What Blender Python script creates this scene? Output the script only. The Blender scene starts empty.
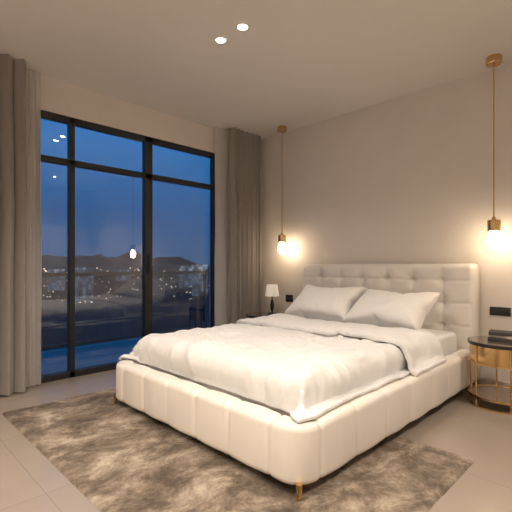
import bpy, bmesh, math, random, time
from mathutils import Vector, Matrix, noise
random.seed(4)
T0=time.time()
S=bpy.context.scene
col=S.collection
H=2.8; CH=1.077; X1=3.98; Y1=3.98; X0=-1.6; Y0=-1.4
try:
    S.view_settings.view_transform='Standard'
except Exception as e: print(e)

# ---------------- materials ----------------
def mat(name, color, rough=0.6, metal=0.0, bump=0, bscale=50, var=0.0, vscale=3, sheen=0, emis=None, es=0, detail=3):
    m=bpy.data.materials.new(name); m.use_nodes=True
    nt=m.node_tree; b=nt.nodes['Principled BSDF']
    b.inputs['Base Color'].default_value=(*color,1); b.inputs['Roughness'].default_value=rough
    b.inputs['Metallic'].default_value=metal
    if sheen: b.inputs['Sheen Weight'].default_value=sheen
    if emis:
        b.inputs['Emission Color'].default_value=(*emis,1); b.inputs['Emission Strength'].default_value=es
    tc=nt.nodes.new('ShaderNodeTexCoord')
    if bump:
        n=nt.nodes.new('ShaderNodeTexNoise'); n.inputs['Scale'].default_value=bscale; n.inputs['Detail'].default_value=detail
        nt.links.new(tc.outputs['Object'],n.inputs['Vector'])
        bp=nt.nodes.new('ShaderNodeBump'); bp.inputs['Strength'].default_value=bump; bp.inputs['Distance'].default_value=0.01
        nt.links.new(n.outputs['Fac'],bp.inputs['Height']); nt.links.new(bp.outputs['Normal'],b.inputs['Normal'])
    if var:
        n=nt.nodes.new('ShaderNodeTexNoise'); n.inputs['Scale'].default_value=vscale; n.inputs['Detail'].default_value=4
        nt.links.new(tc.outputs['Object'],n.inputs['Vector'])
        r=nt.nodes.new('ShaderNodeValToRGB')
        r.color_ramp.elements[0].position=.3; r.color_ramp.elements[1].position=.7
        r.color_ramp.elements[0].color=(*[c*(1-var) for c in color],1)
        r.color_ramp.elements[1].color=(*[min(1,c*(1+var)) for c in color],1)
        nt.links.new(n.outputs['Fac'],r.inputs['Fac']); nt.links.new(r.outputs['Color'],b.inputs['Base Color'])
    return m
M_wall=mat('wall_paint',(.685,.63,.58),.85,bump=.05,bscale=120,var=.02)
M_ceil=mat('ceiling_paint',(.70,.665,.625),.9,var=.01)
M_leather=mat('cream_leather',(.77,.72,.655),.42,bump=.12,bscale=180,var=.02)
M_linen=mat('white_linen',(.77,.76,.75),.85,bump=.08,bscale=60,sheen=.1)
M_pillow=mat('pillow_cotton',(.83,.81,.785),.85,bump=.06,bscale=60,sheen=.1)
M_brass=mat('brass',(.66,.45,.20),.25,1.0)
M_bronze=mat('bronze_mirror',(.62,.42,.20),.14,1.0)
M_black=mat('black_lacquer',(.012,.011,.011),.25)
M_smoke=mat('bronze_glass_top',(.50,.43,.36),.08,.85)
M_frame=mat('window_frame_dark',(.018,.018,.02),.45)
M_curt=mat('curtain_fabric',(.33,.30,.275),.9,bump=.2,bscale=300,sheen=.2)
M_trim=mat('trim_paint',(.55,.48,.42),.6)
M_shade=mat('lamp_shade',(.85,.82,.78),.8,emis=(1,.85,.65),es=.25)
M_balc=mat('balcony_tile',(.36,.36,.36),.5,var=.1)
M_hill=mat('hill_dark',(.012,.016,.02),1.0,var=.3,vscale=.05)
M_book1=mat('book_dark',(.05,.045,.04),.6); M_book2=mat('book_pages',(.6,.55,.47),.8)
M_bulb=mat('bulb_glow',(1,.9,.75),.4,emis=(1.0,.78,.52),es=36)
M_spot=mat('downlight_glow',(1,.95,.85),.4,emis=(1.0,.9,.78),es=30)
M_white=mat('downlight_trim',(.8,.77,.73),.5)

def glassmat(name, k=1.0, tint=(.93,.96,1.0), add=0.03):
    m=bpy.data.materials.new(name); m.use_nodes=True; nt=m.node_tree; nt.nodes.clear()
    o=nt.nodes.new('ShaderNodeOutputMaterial'); mx=nt.nodes.new('ShaderNodeMixShader')
    t=nt.nodes.new('ShaderNodeBsdfTransparent'); t.inputs[0].default_value=(*tint,1)
    g=nt.nodes.new('ShaderNodeBsdfGlossy'); g.inputs['Roughness'].default_value=.0
    lw=nt.nodes.new('ShaderNodeFresnel'); lw.inputs[0].default_value=1.5
    mt=nt.nodes.new('ShaderNodeMath'); mt.operation='MULTIPLY_ADD'; mt.inputs[1].default_value=k; mt.inputs[2].default_value=add
    nt.links.new(lw.outputs[0],mt.inputs[0]); nt.links.new(mt.outputs[0],mx.inputs[0])
    nt.links.new(t.outputs[0],mx.inputs[1]); nt.links.new(g.outputs[0],mx.inputs[2]); nt.links.new(mx.outputs[0],o.inputs[0])
    return m
M_glass=glassmat('window_glass',2.3,tint=(.88,.93,.97),add=.09)
M_rglass=glassmat('railing_glass',.5,tint=(.45,.5,.56),add=.0)

def sheermat():
    m=bpy.data.materials.new('sheer_fabric'); m.use_nodes=True; nt=m.node_tree; nt.nodes.clear()
    o=nt.nodes.new('ShaderNodeOutputMaterial'); mx=nt.nodes.new('ShaderNodeMixShader'); mx.inputs[0].default_value=.66
    c=(.86,.83,.80,1)
    t=nt.nodes.new('ShaderNodeBsdfTransparent'); d=nt.nodes.new('ShaderNodeBsdfDiffuse'); d.inputs[0].default_value=c
    tl=nt.nodes.new('ShaderNodeBsdfTranslucent'); tl.inputs[0].default_value=c
    m2=nt.nodes.new('ShaderNodeMixShader'); m2.inputs[0].default_value=.25
    nt.links.new(d.outputs[0],m2.inputs[1]); nt.links.new(tl.outputs[0],m2.inputs[2])
    nt.links.new(t.outputs[0],mx.inputs[1]); nt.links.new(m2.outputs[0],mx.inputs[2]); nt.links.new(mx.outputs[0],o.inputs[0])
    return m
M_sheer=sheermat()

def floormat():
    m=mat('floor_tile',(.36,.29,.235),.24); nt=m.node_tree; b=nt.nodes['Principled BSDF']
    tc=nt.nodes.new('ShaderNodeTexCoord'); br=nt.nodes.new('ShaderNodeTexBrick')
    br.offset=0; br.inputs['Scale'].default_value=1; br.inputs['Brick Width'].default_value=.8; br.inputs['Row Height'].default_value=.8
    br.inputs['Mortar Size'].default_value=.0022; br.inputs['Mortar Smooth'].default_value=.1
    br.inputs['Color1'].default_value=(.325,.27,.222,1); br.inputs['Color2'].default_value=(.31,.257,.212,1); br.inputs['Mortar'].default_value=(.24,.20,.165,1)
    mp=nt.nodes.new('ShaderNodeMapping'); mp.inputs['Location'].default_value=(.15,.35,0)
    nt.links.new(tc.outputs['Object'],mp.inputs[0]); nt.links.new(mp.outputs[0],br.inputs['Vector'])
    n=nt.nodes.new('ShaderNodeTexNoise'); n.inputs['Scale'].default_value=2.2; n.inputs['Detail'].default_value=8
    nt.links.new(tc.outputs['Object'],n.inputs['Vector'])
    mx=nt.nodes.new('ShaderNodeMix'); mx.data_type='RGBA'; mx.blend_type='MULTIPLY'; mx.inputs[0].default_value=.35
    nt.links.new(br.outputs['Color'],mx.inputs[6])
    r=nt.nodes.new('ShaderNodeValToRGB'); r.color_ramp.elements[0].position=.3; r.color_ramp.elements[1].position=.7
    r.color_ramp.elements[0].color=(.7,.7,.7,1)
    nt.links.new(n.outputs['Fac'],r.inputs[0]); nt.links.new(r.outputs[0],mx.inputs[7])
    nt.links.new(mx.outputs[2],b.inputs['Base Color'])
    return m
M_floor=floormat()

def rugmat():
    m=mat('rug_pile',(.4,.35,.3),1.0,sheen=.05); nt=m.node_tree; b=nt.nodes['Principled BSDF']
    tc=nt.nodes.new('ShaderNodeTexCoord'); mp=nt.nodes.new('ShaderNodeMapping'); mp.inputs['Scale'].default_value=(1.0,1.3,1); mp.inputs['Rotation'].default_value=(0,0,.5)
    nt.links.new(tc.outputs['Object'],mp.inputs[0])
    n=nt.nodes.new('ShaderNodeTexNoise'); n.inputs['Scale'].default_value=3.4; n.inputs['Detail'].default_value=14; n.inputs['Roughness'].default_value=.76; n.inputs['Distortion'].default_value=.35
    nt.links.new(mp.outputs[0],n.inputs['Vector'])
    r=nt.nodes.new('ShaderNodeValToRGB'); cr=r.color_ramp
    cr.elements[0].position=.38; cr.elements[0].color=(.095,.066,.045,1)
    cr.elements[1].position=.64; cr.elements[1].color=(.56,.475,.375,1)
    e=cr.elements.new(.465); e.color=(.175,.13,.092,1); e=cr.elements.new(.54); e.color=(.32,.25,.185,1)
    nt.links.new(n.outputs['Fac'],r.inputs[0]); nt.links.new(r.outputs[0],b.inputs['Base Color'])
    f=nt.nodes.new('ShaderNodeTexNoise'); f.inputs['Scale'].default_value=100; f.inputs['Detail'].default_value=6; f.inputs['Roughness'].default_value=.7
    nt.links.new(tc.outputs['Object'],f.inputs['Vector'])
    bp=nt.nodes.new('ShaderNodeBump'); bp.inputs['Strength'].default_value=.8; bp.inputs['Distance'].default_value=.02
    nt.links.new(f.outputs['Fac'],bp.inputs['Height']); nt.links.new(bp.outputs[0],b.inputs['Normal'])
    return m
M_rug=rugmat()

def citymat():
    m=mat('building_facade',(.03,.035,.05),.9); nt=m.node_tree; b=nt.nodes['Principled BSDF']
    tc=nt.nodes.new('ShaderNodeTexCoord'); sc=nt.nodes.new('ShaderNodeVectorMath'); sc.operation='SCALE'; sc.inputs['Scale'].default_value=.6
    fl=nt.nodes.new('ShaderNodeVectorMath'); fl.operation='FLOOR'; wn=nt.nodes.new('ShaderNodeTexWhiteNoise')
    nt.links.new(tc.outputs['Object'],sc.inputs[0]); nt.links.new(sc.outputs[0],fl.inputs[0]); nt.links.new(fl.outputs[0],wn.inputs['Vector'])
    g=nt.nodes.new('ShaderNodeMath'); g.operation='GREATER_THAN'; g.inputs[1].default_value=.7
    nt.links.new(wn.outputs['Value'],g.inputs[0])
    k=nt.nodes.new('ShaderNodeMath'); k.operation='MULTIPLY_ADD'; k.inputs[1].default_value=.3; k.inputs[2].default_value=.06
    nt.links.new(g.outputs[0],k.inputs[0]); nt.links.new(k.outputs[0],b.inputs['Emission Strength'])
    b.inputs['Emission Color'].default_value=(.5,.72,1,1)
    return m
M_city=citymat()
M_clight=mat('city_light_glow',(1,.8,.5),.5,emis=(1,.80,.55),es=2.4)

# ---------------- helpers ----------------
def mesh(name, v, f, m=None, parent=None, smooth=False):
    me=bpy.data.meshes.new(name); me.from_pydata([tuple(p) for p in v],[],f); me.update()
    o=bpy.data.objects.new(name,me); col.objects.link(o)
    if m: me.materials.append(m)
    if smooth: me.shade_smooth()
    if parent: o.parent=parent
    return o
def empty(name, loc=(0,0,0)):
    o=bpy.data.objects.new(name,None); o.location=loc; o.empty_display_size=.1; col.objects.link(o); return o
def box(name,a,b,m,parent=None,bev=0,seg=3,smooth=False):
    (x0,y0,z0),(x1,y1,z1)=a,b
    v=[(x,y,z) for x in (x0,x1) for y in (y0,y1) for z in (z0,z1)]
    f=[(0,1,3,2),(4,6,7,5),(0,4,5,1),(2,3,7,6),(0,2,6,4),(1,5,7,3)]
    o=mesh(name,v,f,m,parent)
    if bev:
        bm=bmesh.new(); bm.from_mesh(o.data)
        bmesh.ops.bevel(bm,geom=bm.edges[:],offset=bev,segments=seg,affect='EDGES',profile=.5)
        bm.to_mesh(o.data); bm.free(); o.data.shade_smooth()
    return o
def boxes(name,lst,m,parent=None,bev=0):
    bm=bmesh.new()
    for a,b in lst:
        r=bmesh.ops.create_cube(bm,size=1)
        c=[(a[i]+b[i])/2 for i in range(3)]; s=[abs(b[i]-a[i]) for i in range(3)]
        bmesh.ops.scale(bm,vec=s,verts=r['verts']); bmesh.ops.translate(bm,vec=c,verts=r['verts'])
    if bev: bmesh.ops.bevel(bm,geom=bm.edges[:],offset=bev,segments=2,affect='EDGES',profile=.5)
    me=bpy.data.meshes.new(name); bm.to_mesh(me); bm.free(); me.materials.append(m)
    o=bpy.data.objects.new(name,me); col.objects.link(o)
    if parent:o.parent=parent
    return o
def lathe(name,prof,loc,m,parent=None,n=40,smooth=True):
    v=[];f=[]
    for r,z in prof:
        for i in range(n):
            a=2*math.pi*i/n; v.append((loc[0]+r*math.cos(a),loc[1]+r*math.sin(a),loc[2]+z))
    for k in range(len(prof)-1):
        for i in range(n):
            j=(i+1)%n; f.append((k*n+i,k*n+j,(k+1)*n+j,(k+1)*n+i))
    o=mesh(name,v,f,m,parent,smooth)
    if smooth:
        try: o.data.set_sharp_from_angle(angle=math.radians(40))
        except Exception: pass
    return o
def disc_prof(r,z0,z1,b=.004):
    return [(0.0001,z0),(r-b,z0),(r,z0+b),(r,z1-b),(r-b,z1),(0.0001,z1)]

# ---------------- room ----------------
W=.16
box('floor',(X0-W,Y0-W,-.12),(X1+W,Y1+W,0),M_floor)
box('ceiling',(X0-W,Y0-W,H),(X1+W,Y1+W,H+.12),M_ceil)
box('wall_headboard',(X1,Y0-W,0),(X1+W,Y1+W,H),M_wall)
box('wall_back',(X0-W,Y0-W,0),(X1,Y0,H),M_wall)
box('wall_left',(X0-W,Y0,0),(X0,Y1+W,H),M_wall)
WX0,WX1,WZ=1.17,3.29,2.49
boxes('wall_window',[((X0,Y1,0),(WX0,Y1+W,H)),((WX1,Y1,0),(X1,Y1+W,H)),((WX0,Y1,WZ),(WX1,Y1+W,H))],M_wall)
boxes('baseboard_headboard',[((X1-.012,Y0,0),(X1,Y1,.07))],M_trim)
boxes('baseboard_window',[((X0,Y1-.012,0),(WX0,Y1,.07)),((WX1,Y1-.012,0),(X1-.012,Y1,.07))],M_trim)

# window
win=empty('window_1')
fy0,fy1=Y1+.005,Y1+.075
FL=[((WX0,fy0,0),(WX0+.05,fy1,WZ)),((WX1-.06,fy0,0),(WX1,fy1,WZ)),((WX0,fy0,WZ-.06),(WX1,fy1,WZ)),((WX0,fy0,0),(WX1,fy1,.06)),
    ((1.475,fy0,0),(1.525,fy1,WZ)),((2.275,fy0,0),(2.365,fy1,WZ)),((WX0,fy0,2.03),(WX1,fy1,2.085))]
boxes('frame',FL,M_frame,win,bev=.004)
mesh('glass',[(WX0+.01,Y1+.04,.02),(WX1-.01,Y1+.04,.02),(WX1-.01,Y1+.04,WZ-.02),(WX0+.01,Y1+.04,WZ-.02)],[(0,1,2,3)],M_glass,win)
boxes('handle',[((2.30,Y1-.03,1.0),(2.325,Y1+.006,1.02)),((2.30,Y1-.03,1.16),(2.325,Y1+.006,1.18)),((2.30,Y1-.035,.98),(2.325,Y1-.02,1.20))],M_frame,win)

# curtains
def curtain(name,x0,x1,yb,amp,nw,m,seed):
    rnd=random.Random(seed); nx=nw*14; nz=26; v=[];f=[]
    ph=[rnd.uniform(.7,1.3) for _ in range(nw+1)]
    am=[rnd.uniform(.6,1.1) for _ in range(nw+2)]
    tot=sum(ph[:nw]); cum=[0]
    for p in ph[:nw]: cum.append(cum[-1]+p/tot)
    for k in range(nz+1):
        t=k/nz; z=.012+(H-.016)*t
        for i in range(nx+1):
            w=i/14; j=min(int(w),nw-1); fr=w-j
            s=cum[j]+(cum[j+1]-cum[j])*fr
            x=x0+(x1-x0)*s
            a=amp*(am[j]*(1-fr)+am[j+1]*fr)*(1.05-.25*t)
            y=yb+a*math.sin(2*math.pi*fr)+.006*noise.noise(Vector((x*5,z*1.5,seed)))
            x+=.25*a*math.sin(4*math.pi*fr)+.012*noise.noise(Vector((x*3,z*.9,seed+7)))
            v.append((x,y,z))
    for k in range(nz):
        for i in range(nx):
            a=k*(nx+1)+i; f.append((a,a+1,a+nx+2,a+nx+1))
    return mesh(name,v,f,m,smooth=True)
curtain('curtain',.25,1.05,3.80,.062,8,M_curt,1)
curtain('curtain',3.34,3.85,3.80,.062,7,M_curt,5)
curtain('sheer_curtain',.80,1.20,3.92,.022,9,M_sheer,2)
curtain('sheer_curtain',3.20,3.50,3.92,.022,7,M_sheer,3)

# ---------------- outside ----------------
box('balcony_floor',(-1.5,Y1+W+.001,-.14),(5.6,5.55,-.02),M_balc)
rl=empty('balcony_railing')
boxes('rail_frame',[((-1.5,5.42,.93),(5.6,5.48,.98)),((-1.5,5.43,.02),(5.6,5.47,.06))]+[((x,5.43,-.02),(x+.035,5.47,.93)) for x in (-.6,.6,3.05,4.2,5.4)],M_frame,rl)
mesh('rail_glass',[(-1.5,5.45,.06),(5.6,5.45,.06),(5.6,5.45,.93),(-1.5,5.45,.93)],[(0,1,2,3)],M_rglass,rl)
v=[];f=[];nr=36;na=170
def terr(r,a):
    h=-26+ (r/620)**2*30
    h+=max(0,(r-330)/300)*(10+16*noise.noise(Vector((a*6,r*.003,1.3)))+7*noise.noise(Vector((a*22,r*.01,4)))+4*noise.noise(Vector((a*75,r*.02,6))))
    h+=1.2*noise.noise(Vector((a*60,r*.05,9)))
    return h
for k in range(nr+1):
    r=14+(640-14)*(k/nr)**1.3
    for i in range(na+1):
        a=math.radians(35+85*i/na); v.append((r*math.cos(a),r*math.sin(a),terr(r,a)))
for k in range(nr):
    for i in range(na):
        a=k*(na+1)+i; f.append((a,a+1,a+na+2,a+na+1))
mesh('hillside',v,f,M_hill,smooth=True)
def at(px,r):
    q=(px-256)/405; a=math.pi/4-math.atan(q); return r*math.cos(a),r*math.sin(a),a
bl=[]
for px,r,w,top in ((84,260,8,-.5),(56,330,9,-2),(200,280,8,1.5),(186,330,8,0),(124,370,9,-3)):
    x,y,a=at(px,r); bl.append(((x-w/2,y-w/2,terr(r,a)+.02),(x+w/2,y+w/2,top)))
boxes('city_buildings',bl,M_city)
ll=[]
for _ in range(170):
    r=random.uniform(240,460); x,y,a=at(random.uniform(30,220),r); z=terr(r,a)+random.uniform(.8,2.5); s=r*.0009*random.uniform(.4,1.2)
    ll.append(((x-s,y-s,z-s),(x+s,y+s,z+s)))
boxes('city_lights',ll,M_clight)

# ---------------- rug ----------------
def rug():
    x0,x1,y0,y1=.77,2.42,.72,3.37; nx,ny=160,250; v=[];f=[]
    for j in range(ny+1):
        for i in range(nx+1):
            x=x0+(x1-x0)*i/nx; y=y0+(y1-y0)*j/ny
            e=min(i,nx-i,j,ny-j); z=.015 if e>1 else (.012 if e==1 else .001)
            if e>0: z+=.005*noise.noise(Vector((x*45,y*45,0)))
            else:
                x+=.005*noise.noise(Vector((x*40,y*40,3))); y+=.005*noise.noise(Vector((x*40,y*40,8)))
            v.append((x,y,z))
    for j in range(ny):
        for i in range(nx):
            a=j*(nx+1)+i; f.append((a,a+1,a+nx+2,a+nx+1))
    mesh('rug',v,f,M_rug,smooth=True)
rug()

# ---------------- bed ----------------
bed=empty('bed',(0,0,0))
BX0,BX1,BY0,BY1=1.40,3.84,1.12,2.98; RZ0,RZ1=.064,.342; TH=.13
def rails():
    hw=TH/2; R=.075
    x0=BX0+hw; y0=BY0+hw; y1=BY1-hw
    path=[]; step=.012
    n=int((BX1-(x0+R))/step)
    for i in range(n+1): path.append((BX1-(BX1-(x0+R))*i/n,y0,0,-1,0))
    for i in range(1,9):
        a=-math.pi/2-(math.pi/2)*i/9; path.append((x0+R+R*math.cos(a),y0+R+R*math.sin(a),math.cos(a),math.sin(a),0))
    n=int((y1-y0-2*R)/step)
    for i in range(n+1): path.append((x0,y0+R+(y1-y0-2*R)*i/n,-1,0,0))
    for i in range(1,9):
        a=math.pi-(math.pi/2)*i/9; path.append((x0+R+R*math.cos(a),y1-R+R*math.sin(a),math.cos(a),math.sin(a),0))
    n=int((BX1-(x0+R))/step)
    for i in range(n+1): path.append(((x0+R)+(BX1-(x0+R))*i/n,y1,0,1,0))
    cs=[];r=.034;hh=(RZ1-RZ0)/2
    for cx,cz,a0 in ((hw-r,hh-r,0),(-(hw-r),hh-r,90),(-(hw-r),-(hh-r),180),(hw-r,-(hh-r),270)):
        for k in range(6):
            a=math.radians(a0+90*k/5); cs.append((cx+r*math.cos(a),cz+r*math.sin(a)))
    L=[0]
    for i in range(1,len(path)): L.append(L[-1]+math.hypot(path[i][0]-path[i-1][0],path[i][1]-path[i-1][1]))
    mid=L[-1]/2
    seams=[mid+.29*(k+.5) for k in range(-3,3)]+[mid+sg*(.925+.32*k) for k in range(0,9) for sg in (-1,1)]
    v=[];f=[];m=len(cs)
    for i,(x,y,nx,ny,_) in enumerate(path):
        d=min(abs(L[i]-s) for s in seams)
        sh=.010*math.exp(-(d/.010)**2); pf=.006*(1-math.exp(-(d/.09)**2))
        for a,b in cs:
            sx=a+(pf-sh)*(1 if a>0 else -1); sz=b+(pf*.6-sh)*(1 if b>0 else -.2)
            w=.004*noise.noise(Vector((x*7,y*7,b*9)))
            v.append((x+nx*(sx+w),y+ny*(sx+w),(RZ0+RZ1)/2+sz))
    for i in range(len(path)-1):
        for k in range(m):
            j=(k+1)%m; f.append((i*m+k,i*m+j,(i+1)*m+j,(i+1)*m+k))
    f.append(tuple(range(m))); f.append(tuple(reversed(range((len(path)-1)*m,len(path)*m))))
    o=mesh('upholstered_rail',v,f,M_leather,bed,True)
    bm=bmesh.new(); bm.from_mesh(o.data); bmesh.ops.recalc_face_normals(bm,faces=bm.faces[:]); bm.to_mesh(o.data); bm.free()
    return o
rail=rails()
platform=box('slat_base',(BX0+.1,BY0+.1,.14),(BX1,BY1-.1,.2),M_black,bed)
mattress=box('mattress',(1.60,1.265,.2),(3.79,2.845,.49),M_linen,bed,bev=.05,seg=5)

def headboard():
    y0,y1,z0,z1=1.135,3.03,.064,1.09; ny,nz=236,126
    nb=7; sy=(y1-y0)/nb; szz=.20; zt=z1-.15
    btn=[(y0+sy*i,zt-szz*k) for i in range(1,nb) for k in range(4)]
    v=[];f=[]
    def fx(y,z):
        e=min(y-y0,y1-y,z1-z); r=.05
        x=3.80
        if e<r: x+=.055*(1-math.sqrt(max(0,1-(1-e/r)**2)))
        dd=99
        for (by,bz) in btn: dd=min(dd,math.hypot(y-by,z-bz))
        dip=.024*math.exp(-(dd/.022)**2)+.024*math.exp(-(dd/.06)**2)
        a=(y-y0)/sy; b=(z-zt)/szz
        wob=.03*noise.noise(Vector((y*6,z*6,4)))
        da=abs(a+wob-round(a+wob)); db=abs(b+wob-round(b+wob))
        cr=.007*math.exp(-(da/.05)**2)
        if z<zt+.05: cr+=.006*math.exp(-(db/.07)**2)
        pl=.006*noise.noise(Vector((y*22,z*22,1)))*math.exp(-(dd/.09)**2)
        return x+(dip+cr+pl)*min(1,e/.05) -.010 + .004*noise.noise(Vector((y*9,z*9,2)))
    for k in range(nz+1):
        z=z0+(z1-z0)*k/nz
        for i in range(ny+1):
            y=y0+(y1-y0)*i/ny
            v.append((fx(y,z),y,z))
    R=.05
    for q in range(len(v)):
        x,y,z=v[q]
        for yc,sg in ((y0+R,-1),(y1-R,1)):
            dy=(y-yc)*sg; dz=z-(z1-R)
            if dy>0 and dz>0:
                m=max(dy,dz); l=math.hypot(dy,dz); k=m/l
                v[q]=(x,yc+sg*dy*k,z1-R+dz*k)
    for k in range(nz):
        for i in range(ny):
            a=k*(ny+1)+i; f.append((a,a+ny+1,a+ny+2,a+1))
    b0=len(v); ring=[]
    for i in range(ny+1): ring.append(i)
    for k in range(1,nz+1): ring.append(k*(ny+1)+ny)
    for i in range(ny-1,-1,-1): ring.append(nz*(ny+1)+i)
    for k in range(nz-1,0,-1): ring.append(k*(ny+1))
    for idx in ring: v.append((3.955,v[idx][1],v[idx][2]))
    n=len(ring)
    for i in range(n):
        j=(i+1)%n; f.append((ring[i],ring[j],b0+j,b0+i))
    f.append(tuple(range(b0,b0+n)))
    o=mesh('tufted_headboard',v,f,M_leather,bed,True)
    bm=bmesh.new(); bm.from_mesh(o.data); bmesh.ops.recalc_face_normals(bm,faces=bm.faces[:]); bm.to_mesh(o.data); bm.free()
    bm=bmesh.new()
    for (y,z) in btn:
        r=bmesh.ops.create_uvsphere(bm,u_segments=14,v_segments=8,radius=.014)
        bmesh.ops.scale(bm,vec=(.5,1,1),verts=r['verts']); bmesh.ops.translate(bm,vec=(fx(y,z)-.001,y,z),verts=r['verts'])
    me=bpy.data.meshes.new('tuft_buttons'); bm.to_mesh(me); bm.free(); me.materials.append(M_leather); me.shade_smooth()
    ob=bpy.data.objects.new('tuft_buttons',me); col.objects.link(ob); ob.parent=bed
headboard()
def leg(n,x,y,zb):
    lathe(n,[(.0001,0),(.010,0),(.011,.006),(.018,.09-zb),(.0001,.09-zb)],(x,y,zb),M_brass,bed,n=16)
leg('leg_1',1.43,1.155,.0185); leg('leg_2',1.43,2.945,.0185); leg('leg_3',3.70,1.165,.0); leg('leg_4',3.70,2.935,.0)

# ---------------- cloth ----------------
def grid(name,x0,x1,y0,y1,z,c,m,jit=.004,seed=0):
    nx=int((x1-x0)/c); ny=int((y1-y0)/c); v=[];f=[]
    for j in range(ny+1):
        for i in range(nx+1):
            x=x0+(x1-x0)*i/nx; y=y0+(y1-y0)*j/ny
            v.append((x,y,z+jit*noise.noise(Vector((x*6,y*6,seed)))+jit*noise.noise(Vector((x*2,y*2,seed+5)))))
    for j in range(ny):
        for i in range(nx):
            a=j*(nx+1)+i; f.append((a,a+1,a+nx+2,a+nx+1))
    return mesh(name,v,f,m,smooth=True)
def collider(o,t=.004):
    md=o.modifiers.new('col','COLLISION'); o.collision.thickness_outer=t; o.collision.cloth_friction=40; o.collision.damping=.5
def simulate(o,frames,shrink,grav=1,pressure=None,tens=12,comp=None,bend=.4,selfc=False,quality=6,mass=.25):
    md=o.modifiers.new('cloth','CLOTH'); s=md.settings
    s.quality=quality; s.mass=mass; s.tension_stiffness=tens; s.compression_stiffness=comp or tens; s.shear_stiffness=5; s.bending_stiffness=bend
    s.air_damping=2; s.shrink_min=shrink; s.shrink_max=shrink; s.effector_weights.gravity=grav
    md.collision_settings.use_self_collision=selfc; md.collision_settings.distance_min=.008; md.collision_settings.collision_quality=3
    if pressure is not None:
        s.use_pressure=True; s.uniform_pressure_force=pressure
        md.collision_settings.use_collision=False
    md.point_cache.frame_start=1; md.point_cache.frame_end=frames+5
    for fr in range(1,frames+1): S.frame_set(fr)
    dg=bpy.context.evaluated_depsgraph_get()
    me=bpy.data.meshes.new_from_object(o.evaluated_get(dg))
    o.modifiers.clear(); o.data=me; me.shade_smooth()
    xs=[v.co for v in me.vertices]
    lo=[min(c[i] for c in xs) for i in range(3)]; hi=[max(c[i] for c in xs) for i in range(3)]
    print('SIM',o.name,[round(a,3) for a in lo],[round(a,3) for a in hi],'t',round(time.time()-T0,1))
    return lo,hi
for o in (mattress,rail,platform): collider(o)
duvet=grid('duvet',1.49,3.16,1.12,2.99,.52,.019,M_linen,.02)
simulate(duvet,50,-.055,bend=.05,comp=8)
for o in (platform,): o.modifiers.clear()
def ridge(x,y,ang,fr,seed,pw=4):
    c,s=math.cos(ang),math.sin(ang)
    u=x*c+y*s; w=-x*s+y*c
    u+=.10*noise.noise(Vector((x*2.2,y*2.2,seed)))
    n=noise.noise(Vector((u*fr,w*fr*.22,seed+3)))
    m=max(0,noise.noise(Vector((x*2.5,y*2.5,seed+9)))+.45)
    return max(0,1-abs(n)*2.4)**pw*m
def refine(o,amp,puff,seed):
    bm=bmesh.new(); bm.from_mesh(o.data)
    bmesh.ops.subdivide_edges(bm,edges=bm.edges[:],cuts=1,use_grid_fill=True,smooth=0)
    bmesh.ops.smooth_vert(bm,verts=bm.verts[:],factor=.5,use_axis_x=True,use_axis_y=True,use_axis_z=True)
    bm.normal_update()
    new=[]
    for vv in bm.verts:
        x,y,z=vv.co; n=vv.normal
        if n.z<-.2: n=-n
        near=min(1,max(.45,1.3-(x-1.5)*.5))
        edge=min(1,max(0,(z-.36)/.08))
        d=(puff*(.5+noise.noise(Vector((x*3.3,y*3.3,seed)))))*edge+ (amp*near)*(.35+.65*edge)*(ridge(x,y,.7,8,seed)+.8*ridge(x,y,-.35,9,seed+20)+.7*ridge(x,y,1.5,11,seed+40)+.4*ridge(x,y,.2,15,seed+60)+.3*ridge(x,y,1.0,18,seed+80))
        new.append(vv.co+n*d)
    for vv,c in zip(bm.verts,new): vv.co=c
    bm.to_mesh(o.data); bm.free(); o.data.shade_smooth()
refine(duvet,.030,.018,1.0)
def thick(o,t,off=1):
    md=o.modifiers.new('solid','SOLIDIFY'); md.thickness=t; md.offset=off
    md=o.modifiers.new('sub','SUBSURF'); md.levels=1; md.render_levels=1
collider(duvet,.008)
fold=grid('duvet_fold',2.62,3.15,1.08,3.02,.60,.022,M_linen,.02,3)
simulate(fold,38,-.05,bend=.05,comp=8)
for o in (mattress,rail,duvet):
    for md in list(o.modifiers): o.modifiers.remove(md)
refine(fold,.020,.014,5.0)
thick(duvet,.02,0); thick(fold,.035,.1)
fold.parent=duvet

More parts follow.
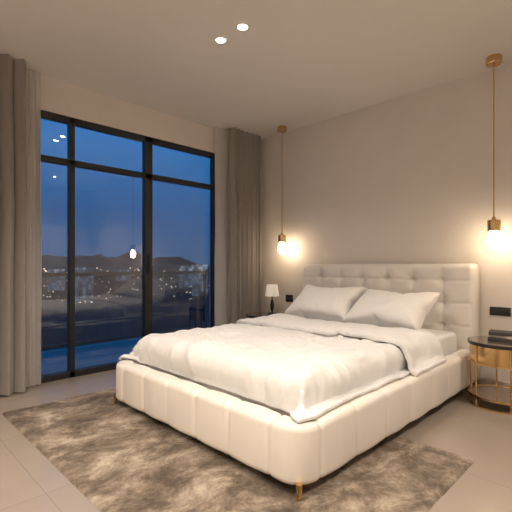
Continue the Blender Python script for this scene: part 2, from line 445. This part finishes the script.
# pillows
def pillow(seed,cy,cx,cz,tilt,yaw):
    Wd,Hd=.76,.50; c=.02; nx,ny=int(Wd/c),int(Hd/c)
    bm=bmesh.new(); top={};bot={}
    for j in range(ny+1):
        for i in range(nx+1):
            x=-Wd/2+Wd*i/nx; y=-Hd/2+Hd*j/ny
            edge=i in(0,nx) or j in (0,ny)
            z=.004+.012*noise.noise(Vector((x*7,y*7,seed)))
            if edge: top[i,j]=bot[i,j]=bm.verts.new((x,y,0))
            else: top[i,j]=bm.verts.new((x,y,abs(z)+.003)); bot[i,j]=bm.verts.new((x,y,-abs(z)-.003))
    for j in range(ny):
        for i in range(nx):
            bm.faces.new((top[i,j],top[i+1,j],top[i+1,j+1],top[i,j+1]))
            q=(bot[i,j+1],bot[i+1,j+1],bot[i+1,j],bot[i,j])
            bm.faces.new(q)
    me=bpy.data.meshes.new('pillow'); bm.to_mesh(me); bm.free(); me.materials.append(M_pillow)
    o=bpy.data.objects.new('pillow',me); col.objects.link(o)
    lo,hi=simulate(o,40,-.02,grav=0,pressure=12.0,tens=20,bend=.1,quality=7)
    bm=bmesh.new(); bm.from_mesh(o.data)
    for _ in range(4): bmesh.ops.smooth_vert(bm,verts=bm.verts[:],factor=.5,use_axis_x=True,use_axis_y=True,use_axis_z=True)
    bm.to_mesh(o.data); bm.free()
    cs=[vv.co for vv in o.data.vertices]
    lo=[min(c_[i] for c_ in cs) for i in range(3)]; hi=[max(c_[i] for c_ in cs) for i in range(3)]
    tz=max(hi[2],-lo[2])
    sx=.75/(hi[0]-lo[0]); syy=.53/(hi[1]-lo[1])
    for vv in o.data.vertices:
        z0=vv.co.z/tz
        z0=math.copysign(abs(z0)**.8,z0)
        vv.co=Vector((vv.co.x*sx,vv.co.y*syy,z0*.12))
        x,y,z=vv.co
        d=.016*(ridge(x+seed,y,.3,9,seed+2)+ridge(x+seed,y,-.8,11,seed+4)+.6*ridge(x+seed,y,1.3,14,seed+6))+.016*noise.noise(Vector((x*4,y*4,seed*3)))
        vv.co.z+=d*(1 if z>0 else -1)*min(1,abs(z)/.03)
        vv.co.y-=.035*math.cos(x*4)*(abs(z)/.115)
    ct,st=math.cos(tilt),math.sin(tilt)
    Rm=Matrix(((0,ct,-st,0),(-1,0,0,0),(0,st,ct,0),(0,0,0,1)))
    Mx=Matrix.Translation((cx,cy,cz))@Matrix.Rotation(yaw,4,'Z')@Rm
    o.data.transform(Mx)
    md=o.modifiers.new('sub','SUBSURF'); md.levels=1; md.render_levels=1
    o.data.shade_smooth()
pillow(1,2.46,3.47,.69,math.radians(34),.03)
pillow(2,1.73,3.44,.685,math.radians(33),-.06)
S.frame_set(1)

# ---------------- pendants ----------------
def pendant(x,y):
    p=empty('pendant_lamp',(0,0,0))
    lathe('canopy',[(.0001,H),(.058,H),(.06,H-.004),(.06,H-.055),(.054,H-.062),(.012,H-.066),(.0001,H-.066)],(x,y,0),M_brass,p)
    lathe('rod',[(.005,H-.06),(.005,1.47)],(x,y,0),M_brass,p,n=12)
    lathe('socket_cap',[(.0001,1.475),(.014,1.475),(.016,1.455),(.046,1.45),(.05,1.446),(.05,1.362),(.046,1.358),(.0001,1.358)],(x,y,0),M_brass,p)
    prof=[(.034,1.362)]
    for k in range(0,15):
        a=math.radians(60-150*k/14); prof.append((max(.0001,.050*math.cos(a)),1.29+ (.062*math.sin(a) if a>0 else .085*math.sin(a))))
    lathe('glass_bulb',prof,(x,y,0),M_bulb,p)
pendant(3.80,3.34); pendant(3.77,.98)

# ---------------- visible downlights and added fill lamps ----------------
def downlight_or_fill(x,y,P=30,ang=132):
    d=empty('downlight_or_fill',(0,0,0))
    lathe('trim_ring',[(.034,H-.001),(.036,H-.007),(.047,H-.006),(.050,H-.0005)],(x,y,0),M_white,d,n=32)
    lathe('lens',[(.0001,H-.012),(.020,H-.010),(.034,H-.003)],(x,y,0),M_spot,d,n=32)
    L=bpy.data.lights.new('spot','SPOT'); L.energy=P; L.color=(1,.875,.74); L.spot_size=math.radians(ang); L.spot_blend=.9; L.shadow_soft_size=.05
    o=bpy.data.objects.new('spot',L); o.location=(x,y,H-.03); col.objects.link(o); o.parent=d
for x,y in ((2.0,2.38),(2.0,2.136)): downlight_or_fill(x,y,46)
for x,y,P in ((.6,-.3,150),(2.8,-.3,140),(.2,1.6,180),(-.8,1.6,160),(-.8,-.3,165)): downlight_or_fill(x,y,P)  # unseen ceiling lamps, added with fixtures to give the room soft fill
for x,y in ((-.8,3.2),): downlight_or_fill(x,y,80)  # one more unseen lamp added for fill

# ---------------- nightstands ----------------
def nightstand(x,y,zt=.49,R=.245):
    p=empty('nightstand',(0,0,0))
    lathe('tabletop',disc_prof(R-.006,zt-.014,zt),(x,y,0),M_smoke,p,n=64)
    lathe('tabletop_rim',[(R-.008,zt-.026),(R,zt-.026),(R+.001,zt-.002),(R-.006,zt-.001),(R-.008,zt-.026)],(x,y,0),M_black,p,n=64)
    lathe('drawer_drum',[(R-.012,zt-.02),(R-.012,zt-.15),(R-.014,zt-.152),(.0001,zt-.152)],(x,y,0),M_bronze,p,n=64)
    lathe('drum_band',[(R-.012,zt-.15),(R-.002,zt-.15),(R-.002,zt-.165),(R-.012,zt-.165),(R-.012,zt-.15)],(x,y,0),M_brass,p,n=64)
    lathe('lower_ring',[(R-.016,.07),(R-.002,.07),(R-.002,.085),(R-.016,.085),(R-.016,.07)],(x,y,0),M_brass,p,n=64)
    lathe('base_ring',[(R-.02,.0),(R,.0),(R,.014),(R-.02,.014),(R-.02,0)],(x,y,0),M_brass,p,n=64)
    lathe('shelf',disc_prof(R-.014,.072,.08,.002),(x,y,0),M_smoke,p,n=64)
    for k in range(6):
        a=math.radians(25+60*k); lathe('post_%d'%(k+1),[(.007,.01),(.007,zt-.02)],(x+(R-.009)*math.cos(a),y+(R-.009)*math.sin(a),0),M_brass,p,n=12)
nightstand(3.60,3.43,.475); nightstand(3.56,.86)

# table lamp
tl=empty('table_lamp',(0,0,0)); lx,ly,lz=3.66,3.38,.476
lathe('base',[(.0001,0),(.05,0),(.052,.006),(.048,.014),(.012,.02),(.010,.03),(.022,.07),(.026,.11),(.016,.16),(.008,.18),(.007,.25),(.0001,.25)],(lx,ly,lz),M_black,tl)
lathe('shade',[(.088,.22),(.066,.36),(.064,.36),(.086,.22),(.088,.22)],(lx,ly,lz),M_shade,tl)
lathe('shade_top',[(.0001,.345),(.067,.345)],(lx,ly,lz),M_shade,tl)

# books on right nightstand
bk=empty('book_stack',(0,0,0))
for i,(dx,h,rot,m) in enumerate(((.0,.022,.1,M_book1),(.01,.02,-.12,M_book2),(.0,.024,.2,M_book1))):
    z=.491+[0,.0225,.043][i]
    o=box('book_%d'%(i+1),(-.08,-.12,0),(.08,.12,h),m,bk,bev=.002)
    o.data.transform(Matrix.Translation((3.60+dx,.845,z))@Matrix.Rotation(rot,4,'Z'))
# outlets
def outlet(yc,zc,w=.16,h=.075):
    p=empty('wall_outlet',(0,0,0))
    box('plate',(X1-.010,yc-w/2,zc-h/2),(X1-.0005,yc+w/2,zc+h/2),M_black,p,bev=.003)
    for s in (-1,1): box('socket_%d'%(s+2),(X1-.014,yc+s*w/4-.022,zc-.022),(X1-.009,yc+s*w/4+.022,zc+.022),M_frame,p,bev=.002)
outlet(.985,.675); outlet(3.37,.65,.12,.09)

# ---------------- world ----------------
w=bpy.data.worlds.new('dusk_sky'); S.world=w; w.use_nodes=True; nt=w.node_tree
bg=nt.nodes['Background']; tc=nt.nodes.new('ShaderNodeTexCoord'); sp=nt.nodes.new('ShaderNodeSeparateXYZ'); r=nt.nodes.new('ShaderNodeValToRGB')
nt.links.new(tc.outputs['Generated'],sp.inputs[0]); nt.links.new(sp.outputs['Z'],r.inputs[0]); nt.links.new(r.outputs[0],bg.inputs[0])
cr=r.color_ramp; cr.elements[0].position=0; cr.elements[0].color=(.025,.085,.20,1); cr.elements[1].position=.5; cr.elements[1].color=(.012,.18,.52,1)
e=cr.elements.new(.12); e.color=(.012,.09,.25,1); e=cr.elements.new(.28); e.color=(.010,.15,.42,1)
bg.inputs[1].default_value=1.25

# ---------------- camera ----------------
cam=bpy.data.cameras.new('camera'); co=bpy.data.objects.new('camera',cam); col.objects.link(co); S.camera=co
co.location=(0,0,CH); co.rotation_euler=(math.radians(90),0,math.radians(-45))
cam.sensor_width=36; cam.lens=36*405/512; cam.shift_y=9/512; cam.clip_end=2000; cam.clip_start=.05
print('done',time.time()-T0)
